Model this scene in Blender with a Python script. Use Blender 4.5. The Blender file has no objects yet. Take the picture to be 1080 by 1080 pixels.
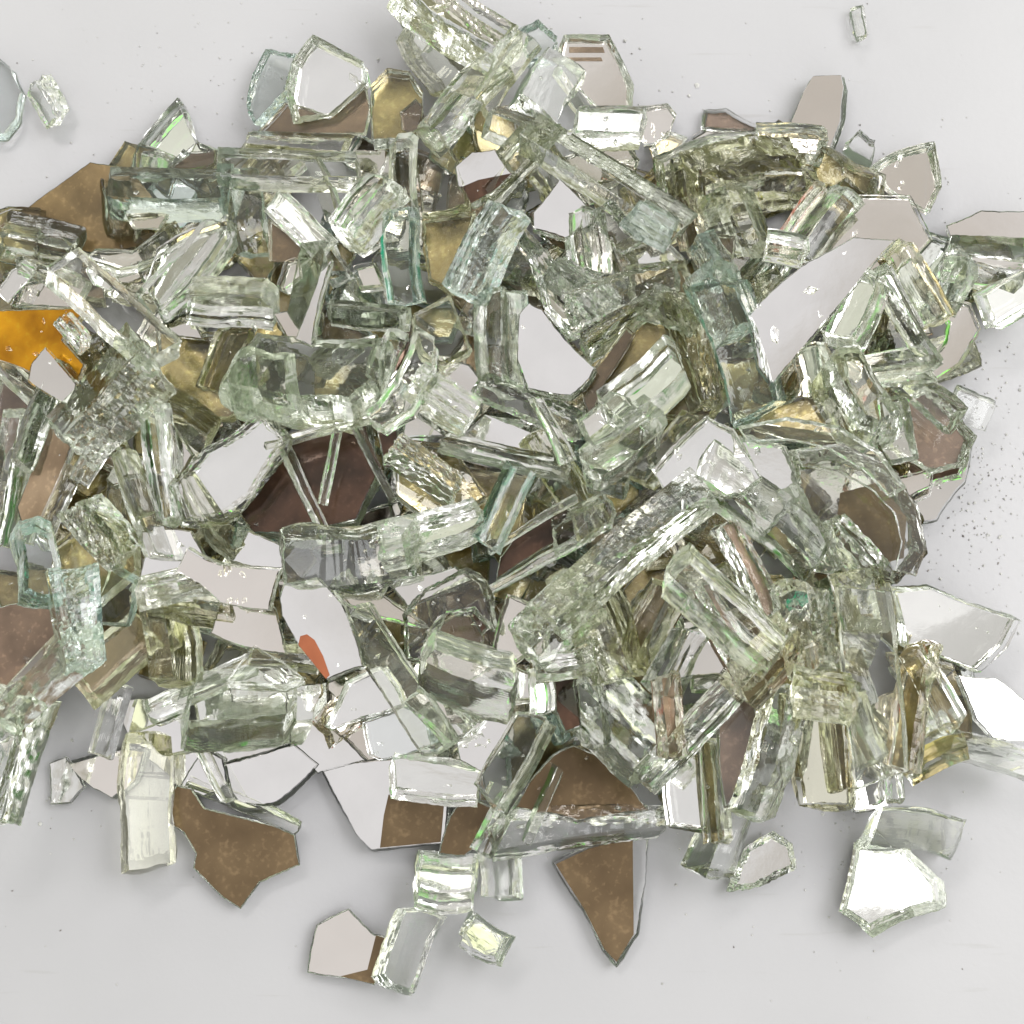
import bpy, bmesh, math, random
from mathutils import Vector, Matrix, noise
from mathutils.geometry import delaunay_2d_cdt
S = 0.40/1080.0                      # metres per photo pixel on the table top
C = bpy.context.scene.collection
sc = bpy.context.scene
R = math.radians

# ---------------------------------------------------------------- camera
CAM_D = 0.62; TILT = R(9)
cam_d = bpy.data.cameras.new('camera'); cam = bpy.data.objects.new('camera', cam_d); C.objects.link(cam)
cam.location = (0, -CAM_D*math.sin(TILT), CAM_D*math.cos(TILT)); cam.rotation_euler = (TILT, 0, 0)
cam_d.sensor_width = 36; cam_d.sensor_height = 36; cam_d.sensor_fit = 'HORIZONTAL'
cam_d.lens = 36*CAM_D/0.40
cam_d.clip_start = 0.01; cam_d.clip_end = 50
sc.camera = cam
CM = Matrix.Translation(cam.location) @ cam.rotation_euler.to_matrix().to_4x4()
def ray(px, py):
    v = Vector(((px-540)/1080*0.40, (540-py)/1080*0.40, -CAM_D))
    return (CM.to_3x3() @ v).normalized()
def at(px, py, z):
    """world point at height z (metres) seen near photo pixel px,py"""
    d = ray(px, py); o = cam.location
    return o + d*((z-o.z)/d.z)
def on_plane(px, py, p, n):
    d = ray(px, py); o = cam.location
    return o + d*((p-o).dot(n)/d.dot(n))

# ---------------------------------------------------------------- materials
def new_mat(name):
    m = bpy.data.materials.new(name); m.use_nodes = True
    nt = m.node_tree; nt.nodes.clear()
    return m, nt, nt.nodes.new('ShaderNodeOutputMaterial')
def glass(name, col, dens, bump=0.25, rough=0.0, surf=(1, 1, 1), scale=(90, 90, 1500)):
    m, nt, out = new_mat(name); N = nt.nodes.new; L = nt.links.new
    g = N('ShaderNodeBsdfGlass'); g.inputs['IOR'].default_value = 1.5
    g.inputs['Color'].default_value = (*surf, 1); g.inputs['Roughness'].default_value = rough
    v = N('ShaderNodeVolumeAbsorption'); v.inputs['Color'].default_value = (*col, 1); v.inputs['Density'].default_value = dens
    L(g.outputs[0], out.inputs['Surface']); L(v.outputs[0], out.inputs['Volume'])
    if bump:
        tc = N('ShaderNodeTexCoord')
        mp = N('ShaderNodeMapping'); mp.inputs['Scale'].default_value = scale
        L(tc.outputs['Object'], mp.inputs['Vector'])
        n1 = N('ShaderNodeTexNoise'); n1.inputs['Scale'].default_value = 1.0; n1.inputs['Detail'].default_value = 3
        L(mp.outputs[0], n1.inputs['Vector'])
        b = N('ShaderNodeBump'); b.inputs['Strength'].default_value = bump; b.inputs['Distance'].default_value = 0.0012
        L(n1.outputs['Fac'], b.inputs['Height']); L(b.outputs[0], g.inputs['Normal'])
    return m
TINTS = dict(clear=((.80,.872,.765), 7.5), green=((.69,.81,.62), 9), olive=((.82,.82,.34), 13), aqua=((.54,.87,.84), 11), amber=((.90,.80,.34), 13))
GL = {}
for k, (c, d) in TINTS.items():
    GL[k, 0] = glass('%s_glass_smooth' % k, c, d, 0)
    GL[k, 1] = glass('%s_glass_fractured' % k, c, d, 0.13)
    GL[k, 2] = glass('%s_glass_rippled' % k, c, d, 0.15, scale=(40, 150, 100))
    GL[k, 3] = glass('%s_glass_crumpled' % k, c, d, 0.24, scale=(100, 130, 100))
def metal(name, c, rough, var=0.0, spk=0.0, metallic=1.0, dark=None, bmp=.05):
    m, nt, out = new_mat(name); N = nt.nodes.new; L = nt.links.new
    p = N('ShaderNodeBsdfPrincipled'); p.inputs['Metallic'].default_value = metallic; p.inputs['Roughness'].default_value = rough
    L(p.outputs[0], out.inputs['Surface'])
    tc = N('ShaderNodeTexCoord'); n = N('ShaderNodeTexNoise'); n.inputs['Scale'].default_value = 55; n.inputs['Detail'].default_value = 6
    L(tc.outputs['Object'], n.inputs['Vector'])
    r = N('ShaderNodeValToRGB'); r.color_ramp.elements[0].position = .35; r.color_ramp.elements[1].position = .68
    d = dark or tuple(x*(1-var) for x in c)
    r.color_ramp.elements[0].color = (*d, 1); r.color_ramp.elements[1].color = (*c, 1)
    L(n.outputs['Fac'], r.inputs['Fac']); last = r.outputs[0]
    if spk:
        v = N('ShaderNodeTexNoise'); v.inputs['Scale'].default_value = 520; v.inputs['Detail'].default_value = 2; L(tc.outputs['Object'], v.inputs['Vector'])
        ad = N('ShaderNodeMath'); ad.operation = 'MULTIPLY_ADD'; L(n.outputs['Fac'], ad.inputs[0]); ad.inputs[1].default_value = .45; L(v.outputs['Fac'], ad.inputs[2])
        q = N('ShaderNodeValToRGB'); q.color_ramp.elements[0].position = .79; q.color_ramp.elements[1].position = 1.0
        q.color_ramp.elements[0].color = (0, 0, 0, 1); q.color_ramp.elements[1].color = (1, 1, 1, 1); L(ad.outputs[0], q.inputs['Fac'])
        x = N('ShaderNodeMix'); x.data_type = 'RGBA'; x.inputs[7].default_value = (min(1, c[0]*2.3+.05), min(1, c[1]*2.3+.04), min(1, c[2]*2.3+.03), 1)
        mm = N('ShaderNodeMath'); mm.operation = 'MULTIPLY'; mm.inputs[1].default_value = min(1, spk*1.1); L(q.outputs[0], mm.inputs[0])
        L(mm.outputs[0], x.inputs[0]); L(last, x.inputs[6]); last = x.outputs[2]
    L(last, p.inputs['Base Color'])
    b = N('ShaderNodeBump'); b.inputs['Strength'].default_value = bmp; b.inputs['Distance'].default_value = .001
    L(n.outputs['Fac'], b.inputs['Height']); L(b.outputs[0], p.inputs['Normal'])
    return m
CO = dict(
    silver=metal('silver_mirror_coating', (.915,.91,.905), .05, .06),
    beige=metal('champagne_mirror_coating', (.85,.81,.765), .06, .04),
    brown=metal('copper_brown_paint_and_reflection', (.195,.135,.074), .20, 0, .22, .55, (.125,.084,.045), .12),  # brown backing; also brown reflections painted onto mirror faces
    dark=metal('dark_brown_painted_reflection', (.115,.062,.040), .14, 0, .12, .45, (.032,.022,.015), .15),  # dark reflection in upward-facing mirrors, put into a fixed coat colour
    umber=metal('umber_backing_paint', (.19,.13,.055), .3, 0, .2, .4, (.09,.06,.022), .2),
    tan=metal('tan_backing_paint', (.40,.29,.19), .4, 0, .2, .15, (.22,.15,.09), .12),
    olive=metal('olive_tarnished_coating', (.46,.37,.16), .20, 0, .3, .7, (.11,.085,.03), .35),
    mauve=metal('mauve_brown_backing_paint', (.27,.18,.125), .4, 0, .25, .15, (.12,.08,.055), .15),
    orange=metal('amber_orange_coating', (.82,.40,.02), .14, 0, .1, .7, (.36,.15,.01), .12),
    rust=metal('rust_red_stain', (.40,.13,.06), .3, 0, 0, .3, (.27,.08,.035)),
    gold=metal('gold_foil', (.95,.80,.42), .16, .3))
CNAME = dict(silver='mirror_back', beige='mirror_back', brown='back_paint_and_reflection', dark='back_paint_and_reflection', olive='tarnished_back',
             mauve='back_paint_and_reflection', orange='amber_face', umber='back_paint_and_reflection', tan='back_paint_and_reflection', rust='rust_stain', gold='gold_foil')  # brown and dark sheets include painted-on reflections

# ---------------------------------------------------------------- shard builder (metres, local frame: cap in XY at z=0, body below)
def resample(pts, step, rnd, bow):
    out = []
    n = len(pts)
    area = sum(pts[i].x*pts[(i+1) % n].y - pts[(i+1) % n].x*pts[i].y for i in range(n))
    if area < 0: pts = pts[::-1]
    for i in range(n):
        a, b = pts[i], pts[(i+1) % n]; d = b-a; l = d.length
        k = max(1, int(round(l/step))); nn = Vector((d.y, -d.x)).normalized() if l else Vector((0, 0))
        w = rnd.uniform(-bow, bow)*l
        for j in range(k):
            t = j/k
            out.append(a + d*t + nn*(w*4*t*(1-t) + (rnd.uniform(-.09, .09)*step if j else 0)))
    return out
def normals2(pts):
    n = len(pts); res = []
    for i in range(n):
        d = pts[(i+1) % n] - pts[i-1]
        res.append(Vector((d.y, -d.x)).normalized())
    return res
def prism(pts, T, rnd, rough, slant, K=11, step=0.0013, bow=.03, shear=(0, 0), wedge=(0, 0)):
    P = resample(pts, step, rnd, bow); Nn = normals2(P); n = len(P)
    # keep the true corners crisp: a vertex is a corner where the direction turns sharply
    bm = bmesh.new(); rings = []
    ph = rnd.uniform(0, 100); conc = rnd.uniform(-.13, .13)*T
    offs = [0.0]
    for _ in range(K): offs.append(offs[-1]*.45 + rnd.uniform(-1, 1))
    cx = sum((p for p in P), Vector((0, 0)))/n
    crumb = max(0, rough-1.15)
    for k in range(K+1):
        t = k/K; ring = []
        tt = t if k in (0, K) else t + rnd.uniform(-.35, .35)/K
        for i, p in enumerate(P):
            fr = noise.noise(Vector((p.x*70+ph, p.y*70, t*.8)))
            f2 = noise.noise(Vector((p.x*260+ph, p.y*260, k*1.7)))
            o = slant*(t-.15)*T*(1+fr*.6) + conc*4*t*(1-t)*(1+fr)
            if 0 < k < K: o += T*(min(rough, 1.2)*(.016*offs[k]*(1+1.6*fr) + .10*fr) + .035*f2*min(rough, 1.2) + crumb*(.30*f2 + .10*offs[k]*fr))
            else: o += -T*.05*rough*max(0, f2) - T*crumb*.12*abs(f2)
            lim = (p-cx).length*.5
            o = max(-lim, min(lim, o))
            q = p + Nn[i]*o + Vector(shear)*t*T
            tp = 1 + wedge[0]*(p.x-cx.x)/T + wedge[1]*(p.y-cx.y)/T; tp = max(.15, min(1.8, tp))
            zz = -tt*T*tp + (T*(.02+.09*crumb)*f2 if 0 < k < K else 0)
            ring.append(bm.verts.new((q.x, q.y, zz)))
        rings.append(ring)
    for ring, up in ((rings[0], True), (rings[-1], False)):
        try:
            cv, ce, cf, ov = delaunay_2d_cdt([Vector((v.co.x*1000, v.co.y*1000)) for v in ring], [], [list(range(n))], 1, 1e-6)[:4]
            assert len(cv) == n and all(len(q) == 1 for q in ov)
            fs = [[ring[ov[i][0]] for i in f] for f in cf]
        except Exception:
            fq = bm.faces.new(ring if up else ring[::-1]); fq.smooth = False
            for f in bmesh.ops.triangulate(bm, faces=[fq], ngon_method='BEAUTY')['faces']: f.smooth = False
            continue
        for f in fs:
            a, b_, c = f[0].co, f[1].co, f[2].co
            if len(f) == 3 and ((b_-a).cross(c-a).z > 0) != up: f = f[::-1]
            elif len(f) > 3 and not up: f = f[::-1]
            bm.faces.new(f).smooth = False
    sm = rnd.random() < .6
    for k in range(K):
        for i in range(n):
            f = bm.faces.new((rings[k][i], rings[k+1][i], rings[k+1][(i+1) % n], rings[k][(i+1) % n]))
            f.smooth = sm; f.material_index = 1
    for e in bm.edges:
        if len({f.material_index for f in e.link_faces}) > 1: e.smooth = False
    bm.normal_update()
    me = bpy.data.meshes.new('glass_shard'); bm.to_mesh(me); bm.free()
    return me, P
def shrink(pts, d):
    N = normals2(pts); return [p - q*d for p, q in zip(pts, N)]
def sheet(pts, z, th, name, m, parent):
    bm = bmesh.new(); n = len(pts)
    a = [bm.verts.new((p.x, p.y, z)) for p in pts]; b = [bm.verts.new((p.x, p.y, z-th)) for p in pts]
    try:
        cv, ce, cf = delaunay_2d_cdt([Vector((p.x*1000, p.y*1000)) for p in pts], [], [list(range(n))], 1, 1e-5)[:3]
        ca = [bm.verts.new((q.x/1000, q.y/1000, z)) for q in cv]; cb = [bm.verts.new((q.x/1000, q.y/1000, z-th)) for q in cv]
        for f in cf:
            bm.faces.new([ca[i] for i in f]); bm.faces.new([cb[i] for i in f][::-1])
    except Exception:
        bm.faces.new(a); bm.faces.new(b[::-1])
    for i in range(n): bm.faces.new((a[i], b[i], b[(i+1) % n], a[(i+1) % n]))
    bmesh.ops.remove_doubles(bm, verts=bm.verts, dist=1e-6)
    bmesh.ops.recalc_face_normals(bm, faces=bm.faces)
    me = bpy.data.meshes.new(name); bm.to_mesh(me); bm.free(); me.materials.append(m)
    o = bpy.data.objects.new(name, me); C.objects.link(o); o.parent = parent
    return o

OUT = [(-60,235),(0,240),(95,175),(150,150),(250,150),(270,70),(330,50),(430,70),(430,0),(520,0),(590,45),(660,60),(680,120),(740,130),
 (860,130),(970,165),(1000,240),(1080,240),(1080,330),(1030,380),(1035,440),(965,560),(950,620),(1060,665),(1070,800),(1000,800),(930,850),(830,870),
 (740,890),(690,850),(600,870),(500,870),(420,800),(250,770),(140,745),(85,715),(10,830),(-60,900)]
def inside(x, y):
    c = False; n = len(OUT)
    for i in range(n):
        (x1, y1), (x2, y2) = OUT[i], OUT[(i+1) % n]
        if (y1 > y) != (y2 > y) and x < (x2-x1)*(y-y1)/(y2-y1)+x1: c = not c
    return c
def heap(x, y):
    """height of the heap of fragments under a photo point, in photo pixels"""
    if not inside(x, y): return 0
    d = 1e9; n = len(OUT)
    for i in range(n):
        a = Vector(OUT[i]); b = Vector(OUT[(i+1) % n]); p = Vector((x, y)); t = max(0, min(1, (p-a).dot(b-a)/(b-a).length_squared))
        d = min(d, (p-a-(b-a)*t).length)
    t = min(1, d/150); return 62*t*t*(3-2*t)
COUNT = [0]; HERO = []
def finish(me, P, M, T, tint, coat, name, label, group, patches=(), rnd=None, side='b', rough=1):
    me.materials.append(GL[tint, me.get('rip') or 0]); me.materials.append(GL[tint, 1])
    o = bpy.data.objects.new(name, me); C.objects.link(o)
    lo = min((M @ v.co).z for v in me.vertices)
    if lo < 0.0004: M = Matrix.Translation((0, 0, 0.0004-lo)) @ M
    o.matrix_world = M
    o['label'] = label; o['category'] = 'glass shard' if 'shard' in name else 'glass block'
    if name == 'glass_crumb': o['category'] = 'glass crumb'
    o['group'] = group
    z = -T-0.00012 if side == 'b' else 0.0004
    if coat:
        sheet(shrink(P, .0005), z, .00025, CNAME[coat], CO[coat], o)
    for i, (c, pp) in enumerate(patches):
        sheet(pp, z+.0003 if side == 'b' and not coat else (0.0006+.0002*i if side == 't' else -T+0.00008), .0001, CNAME[c], CO[c], o)
    return o
GROUP = 'broken pieces of thick mirror glass in the heap'
def P(pts, layer, az, tl, T, tint, coat, label, patches=(), side='b', rough=1, slant=None, name='glass_shard', table=False, bow=.035):
    """plate shard: photo outline of its upper face, placed on a tilted plane at its own height"""
    COUNT[0] += 1; rnd = random.Random(COUNT[0]*7+3)
    cx = sum(p[0] for p in pts)/len(pts); cy = sum(p[1] for p in pts)/len(pts)
    z = (T + (0 if table else heap(cx, cy)*.9 + 13*layer))*S
    n = Vector((math.sin(R(tl))*math.cos(R(az)), math.sin(R(tl))*math.sin(R(az)), math.cos(R(tl))))
    p0 = at(cx, cy, z)
    xa = Vector((0, 1, 0)).cross(n).normalized(); ya = n.cross(xa)
    M = Matrix((xa, ya, n)).transposed().to_4x4(); M.translation = p0
    Mi = M.inverted()
    def loc(q): return (Mi @ on_plane(q[0], q[1], p0, n)).to_2d()
    L = [loc(q) for q in pts]
    if slant is None: slant = rnd.uniform(-.25, .35)
    me, PP = prism(L, T*S, rnd, rough, slant, bow=bow)
    me['rip'] = 3 if coat == 'olive' or rough > 1.6 else 0
    pt = [(c, [loc(q) for q in pp]) for c, pp in patches]
    HERO.append((cx, cy, label))
    return finish(me, PP, M, T*S, tint, coat, name, label, GROUP, pt, rnd, side)
def B(cx, cy, L, W, ang, layer, tint, coat, label, roll=None, pitch=0, rough=1, H=None, table=False, name='glass_block', group=GROUP, hero=True, zc=None, side='b', slant=None, foil=None):
    """block or bar of plate glass lying on an edge; L, W as seen, ang clockwise in the photo"""
    COUNT[0] += 1; rnd = random.Random(COUNT[0]*11+5)
    if roll is None: roll = rnd.choice([-1, 1])*rnd.uniform(24, 58)
    w = W*.78; h = H or W*.62
    a = rnd.uniform(.0, .22); 
    e1, e2, e3, e4 = [rnd.uniform(-.16, .16)*w for _ in range(4)]
    pts = [(-L/2+e1, -w/2), (L*.05, -w/2-abs(e3)*.4), (L/2+e2, -w/2+e4*.4), (L/2-e3, w/2), (-L*.1, w/2+abs(e1)*.3), (-L/2-e4, w/2)]
    if rough > .65:
        ta = rnd.uniform(.85, 1.05); tb = rnd.uniform(.85, 1.05); q = rnd.uniform(.0, .28)*w; s1 = rnd.choice([-1, 1])
        pts = [(-L/2+e1, -w/2*ta), (-L*.12, -w/2*rnd.uniform(.92, 1.08)), (L*.22, -w/2*rnd.uniform(.86, 1.05)), (L/2-(q if s1 > 0 else 0), -w/2*tb), (L/2+e2*.35, rnd.uniform(-.25, .25)*w),
               (L/2-(q if s1 < 0 else 0), w/2*tb), (L*.1, w/2*rnd.uniform(.88, 1.08)), (-L/2+q*.6, w/2*ta), (-L/2+e4*.35, rnd.uniform(-.2, .2)*w)]
    if rough > .75:
        cv = rnd.choice([-1, 1])*rnd.uniform(0, .30)*min(1.2, W/L+.4)
        pts = [(x, y + cv*(x*x/L - L*.08)) for x, y in pts]
    Lp = [Vector((x*S, y*S)) for x, y in pts]
    if slant is None: slant = rnd.uniform(-.2, .2)
    if hero and coat in ('olive', 'silver', 'beige') and not any(k in label for k in ('white', 'silver', 'golden', 'smooth', 'aqua column', 'pale cube', 'aqua box')) and rnd.random() < .8: coat = None
    wd = rough > .65 and not coat
    me, PP = prism(Lp, h*S, rnd, rough*.9, slant, K=9, bow=.02, shear=(rnd.uniform(-.4, .4), rnd.uniform(-.55, .55)) if wd else (0, 0), wedge=(rnd.uniform(-.12, .12), rnd.choice([-1, 1])*rnd.uniform(.1, .5)) if wd else (0, 0))
    me['rip'] = 3 if rough >= 1.4 else 2 if rough > .75 else 0
    z = zc if zc is not None else ((h/2 + W*.2) if table else heap(cx, cy)*.85 + 13*layer + h*.5)
    M = Matrix.Translation(at(cx, cy, z*S)) @ Matrix.Rotation(R(-ang), 4, 'Z') @ Matrix.Rotation(R(pitch), 4, 'Y') @ Matrix.Rotation(R(roll), 4, 'X') @ Matrix.Translation((0, 0, h*S/2))
    if hero: HERO.append((cx, cy, label))
    return finish(me, PP, M, h*S, tint, coat, name, label, group, (), rnd, side)
# ---------------------------------------------------------------- pieces lying apart on the bare table
P([(-14,62),(0,62),(12,72),(23,98),(18,125),(5,143),(-12,143)],0,120,4,16,'aqua',None,'pale aqua shard cut off by the left border, alone on bare table',table=True)
B(53,110,50,36,58,0,'clear','silver','crushed clear glass lump alone on the table at upper left',roll=50,rough=2,table=True,name='glass_crumb')
B(907,26,34,17,82,0,'clear',None,'tiny clear crumb alone near the top right of the table',roll=40,rough=2,table=True,name='glass_crumb')
P([(325,1025),(335,975),(368,958),(395,985),(411,988),(395,1038),(355,1030)],0,170,4,13,'clear','beige','pale five-sided mirror shard with brown corner, lowest left loner on table',
  [('brown',[(397,986),(410,990),(395,1037),(360,1029),(388,1022)])],side='t',table=True)  # brown corner: reflection painted onto the pale mirror face
B(433,995,78,50,-68,0,'clear',None,'long clear block lying beside the pale shard with brown corner',roll=12,table=True)
B(516,988,48,48,28,0,'clear',None,'small clear cube, lowest loner right of the long clear block',roll=15,table=True)
B(526,920,45,40,86,0,'clear',None,'small upright clear block touching the heap above the lowest cube',roll=20,table=True)
B(470,932,60,60,3,0,'clear','silver','square clear block with white top and olive lower edge below the heap',roll=28,table=True)
P([(888,963),(905,887),(925,890),(955,893),(993,930),(995,955),(920,985)],0,20,5,20,'green','silver','kite-shaped white mirror shard with broad green rim at lower right',table=True,slant=-.45,rough=1.2)
B(962,868,88,56,8,1,'clear',None,'clear lump resting on the kite-shaped white mirror shard',roll=20)
P([(583,910),(620,893),(683,878),(681,930),(672,985),(650,1018),(635,1000),(615,960)],0,180,3,13,'clear',None,'tooth-shaped speckled brown shard pointing down below the heap',
  [('brown',[(586,911),(620,895),(667,882),(668,985),(650,1014),(637,1000),(617,960)])],side='t',table=True)
P([(180,838),(188,828),(203,831),(217,852),(290,870),(312,880),(317,912),(275,930),(255,958),(235,945),(205,915),(208,900),(195,878),(178,868)],0,250,5,15,'green','brown','star-like copper brown shard at lower left of the heap',side='t',table=True,bow=.02)
B(258,846,125,22,22,1,'green',None,'thin green glass strip along the top of the star-like brown shard',rough=1.3)
P([(765,940),(785,895),(815,877),(835,890),(840,915),(800,935)],0,150,8,16,'clear','silver','crumpled clear loop-shaped shard with white middle at bottom right of heap',table=True,rough=1.8,slant=-.4)
P([(53,805),(70,798),(90,830),(75,847),(54,848)],0,180,6,9,'clear','silver','small white triangular mirror shard at far lower left',side='t',table=True)
P([(72,806),(130,790),(150,793),(140,825),(120,842),(100,832)],1,200,7,10,'clear','beige','mauve white mirror shard tucked left of the thick upright bar',side='t',table=True)
B(152,845,130,62,87,1,'olive',None,'thick upright clear bar with yellowish ends at lower left',roll=-30)
# ---------------------------------------------------------------- upper left
P([(0,240),(50,203),(95,171),(128,175),(170,225),(165,258),(110,268),(60,262),(20,250)],0,200,5,16,'olive','umber','large dark brown shard at the upper left edge of heap',
  side='t')
P([(145,155),(188,104),(208,150),(228,160),(226,175),(180,182),(140,190)],1,120,16,26,'clear','silver','clear pyramid-shaped shard with bright apex above the aqua box block')
P([(170,185),(200,160),(226,158),(226,172),(196,188)],3,250,10,8,'olive','brown','small oval painted amber reflection inside the bright pyramid-shaped shard')  # amber reflection in the pyramid, modelled as a brown-coated shard
B(180,204,122,54,1,2,'aqua',None,'long aqua box block with square ends at upper left',roll=-22,rough=.5)
P([(100,262),(140,264),(185,232),(192,242),(165,270),(125,283),(88,272)],2,60,25,15,'green',None,'curved green crescent shard under the large dark brown shard')
P([(133,226),(176,226),(166,241),(140,241)],2,200,15,10,'olive','beige','small pale amber shard below the aqua box block')
P([(150,302),(165,262),(200,240),(240,230),(240,252),(205,300),(168,330)],2,160,14,18,'clear','silver','rounded white mirror shard with long striated edge at upper left')
B(192,280,110,30,-52,3,'clear',None,'bright striated strip crossing the rounded white mirror shard')
B(38,262,84,40,10,1,'green',None,'crumpled grey green block under the dark brown shard at left border')
B(17,296,46,24,-50,3,'clear','silver','short silvery bar beside the left border above the orange shard',roll=20)
B(48,294,70,30,25,2,'clear',None,'clear crumpled block directly above the orange shard')
P([(90,292),(100,280),(115,283),(126,298),(112,314),(98,308)],3,200,9,12,'clear','silver','small round white mirror piece left of the rounded mirror shard')
B(262,232,92,42,78,1,'green',None,'murky green column block left of the slanting silvery bar')
P([(20,300),(60,290),(90,305),(80,325),(10,322)],1,220,12,12,'clear','beige','pale beige sliver behind the orange shard')
# top left cluster
P([(280,51),(312,56),(300,95),(268,130),(259,112),(266,80)],1,160,26,20,'aqua',None,'folded pale blue shard left of the kite-shaped clear shard',rough=1.6)
P([(270,140),(300,108),(345,122),(384,88),(389,112),(383,140)],1,200,12,12,'olive','brown','copper amber shard under the kite-shaped clear shard')
P([(330,37),(383,65),(388,86),(352,122),(310,130),(303,102),(308,68)],2,230,14,22,'clear','silver','kite-shaped clear shard with layered rim at top left',slant=-.4)
B(318,152,112,32,2,2,'olive',None,'flat olive bar just above the long green box block')
B(305,180,142,44,2,3,'green',None,'long green box block lying level at upper left of heap',roll=-20,rough=.6)
P([(391,90),(408,72),(432,75),(446,96),(446,130),(440,146),(392,146)],2,90,10,24,'green','olive','bottle-shaped grey green shard left of the topmost bars')
P([(422,118),(438,104),(446,112),(440,140),(424,138)],3,200,8,8,'olive','brown','little brown thumb-shaped piece beside the bottle-shaped shard')
B(478,20,125,64,37,4,'clear','beige','topmost clear bar cut by the top edge of the photo',roll=-25)
B(456,62,86,52,56,2,'olive',None,'olive block hanging under the topmost clear bar')
B(440,32,60,26,60,2,'clear',None,'narrow clear sliver left of the topmost bar')
B(484,98,112,42,-48,4,'clear',None,'bright clear bar slanting below the topmost bar')
B(528,76,96,38,-56,3,'olive',None,'olive bar parallel to and right of bright slanting bar')
B(470,128,60,34,-50,4,'clear',None,'short striated clear block at the lower end of the slanting bar')
P([(480,176),(498,160),(522,157),(541,184),(520,202),(497,215),(483,197)],3,220,12,16,'clear','silver','faceted white mirror shard with dark brown half near the top',[('dark',[(486,198),(505,190),(540,183),(520,202),(497,214)])],side='t')  # dark half is a reflection painted as a patch
P([(425,142),(445,133),(462,138),(481,170),(490,215),(470,222),(445,225),(440,178)],3,150,12,18,'olive',None,'arched olive shard left of the faceted mirror shard')
B(425,188,92,30,88,4,'green',None,'upright green bar beside the arched olive shard')
B(386,221,70,54,-52,4,'clear','silver','chunky clear block with bright lower face right of silvery bar',roll=-35)
B(318,238,76,34,45,4,'clear','silver','slanting silvery bar above the small brown shard',roll=30)
P([(283,230),(318,258),(311,278),(284,274)],2,200,8,10,'olive','brown','small brown shard under the slanting silvery bar')
B(424,274,100,40,86,4,'aqua','silver','upright aqua bar with two bright faces near upper centre',roll=30)
B(508,268,104,46,-63,5,'aqua',None,'leaning aqua bar right of the upright aqua bar',roll=-30)
P([(445,230),(500,222),(492,252),(476,305),(452,292)],3,130,14,16,'olive','olive','olive striated shard between the two aqua bars',rough=1.7)
B(333,306,92,52,-80,3,'green',None,'grey green block behind the white strip at upper left centre',rough=.7)
P([(350,274),(329,366),(311,358),(338,286)],7,215,4,9,'clear','silver','narrow white strip standing out above the big green barrel block',side='t')
P([(288,331),(303,328),(331,365),(308,367)],6,330,10,8,'clear','beige','cream stub joined at the foot of the narrow white strip',side='t')
P([(292,300),(300,275),(315,270),(318,292),(300,305)],3,170,14,12,'clear','beige','pinkish chip left of the grey green block')
P([(372,280),(392,276),(402,300),(380,302)],3,170,14,12,'clear','beige','pinkish chip left of the upright aqua bar')
B(345,200,70,26,70,2,'olive',None,'olive sliver between long green block and chunky clear block')
# ---------------------------------------------------------------- top middle and right
P([(545,32),(568,20),(588,38),(582,56),(556,62),(542,50)],2,120,20,20,'aqua',None,'aqua chunk at the top beside the hexagonal shard',rough=1.5)
P([(595,37),(642,37),(668,90),(666,115),(630,116),(606,92),(588,60)],1,250,8,18,'clear','beige','hexagonal beige mirror shard at the top of heap',[('tan',[(600,46),(636,46),(638,52),(600,52)]),('tan',[(600,57),(634,57),(636,61),(600,61)])],slant=-.35)
B(577,90,62,58,-62,3,'clear','silver','clear faceted cube left of the hexagonal beige shard',roll=22)
B(606,100,70,24,55,2,'clear',None,'narrow clear strip along left side of the hexagonal shard')
B(643,134,66,44,1,3,'clear',None,'clear box block below the hexagonal beige shard',roll=-18,rough=.6)
P([(674,113),(703,110),(713,122),(702,150),(678,152)],0,200,6,14,'clear','beige','pinkish beige shard right of the clear box block')
P([(690,150),(705,138),(725,145),(712,165),(695,166)],1,0,20,16,'clear','olive','dark-tipped little chip between box block and ribbed bar')
P([(742,135),(745,117),(765,116),(800,134),(790,142)],0,200,6,12,'clear','mauve','small brown arched shard peeping out at the upper rim')
P([(720,150),(745,134),(800,136),(800,165),(730,170)],0,200,6,12,'clear','beige','pale sliver behind the white ribbed bar')
B(748,172,104,50,-17,3,'clear','silver','white ribbed bar at upper right of centre',roll=28)
B(640,196,186,50,34,5,'green',None,'long grey green beam slanting across upper centre',roll=-28,rough=.6)
B(688,238,50,44,33,5,'aqua','silver','bright lower end block of the long slanting beam')
P([(562,242),(562,224),(590,188),(626,225),(618,240),(596,252)],3,210,5,14,'clear','silver','flat white mirror shard below the long slanting beam',side='t')
B(540,175,90,34,-50,3,'olive',None,'olive slab under the top end of the long slanting beam')
B(548,140,70,40,20,3,'clear','silver','clear angular block above the faceted mirror shard')
B(548,190,90,26,-48,3,'green',None,'green sliver left of the flat white mirror shard')
B(655,240,56,36,52,4,'clear','silver','sparkling clear lump below the long slanting beam',rough=1.8)
B(620,258,66,46,86,3,'clear','beige','pinkish ribbed block below the flat white mirror shard')
B(576,272,90,28,46,4,'clear',None,'thin crumbled bar right of the leaning aqua bar',rough=1.6)
P([(562,262),(578,262),(592,310),(628,343),(604,352),(580,322)],4,40,18,16,'clear','beige','curved golden ribbed shard above the large white teardrop mirror',rough=1.6)
B(615,306,74,44,40,4,'clear','silver','glittering clear block between golden shard and olive hexagon',rough=1.5)
B(748,274,54,42,60,5,'aqua',None,'pale blue cube on top of the aqua column')
P([(752,247),(780,247),(772,276)],3,200,8,10,'olive','brown','little reddish brown triangle right of the pale blue cube')
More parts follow.
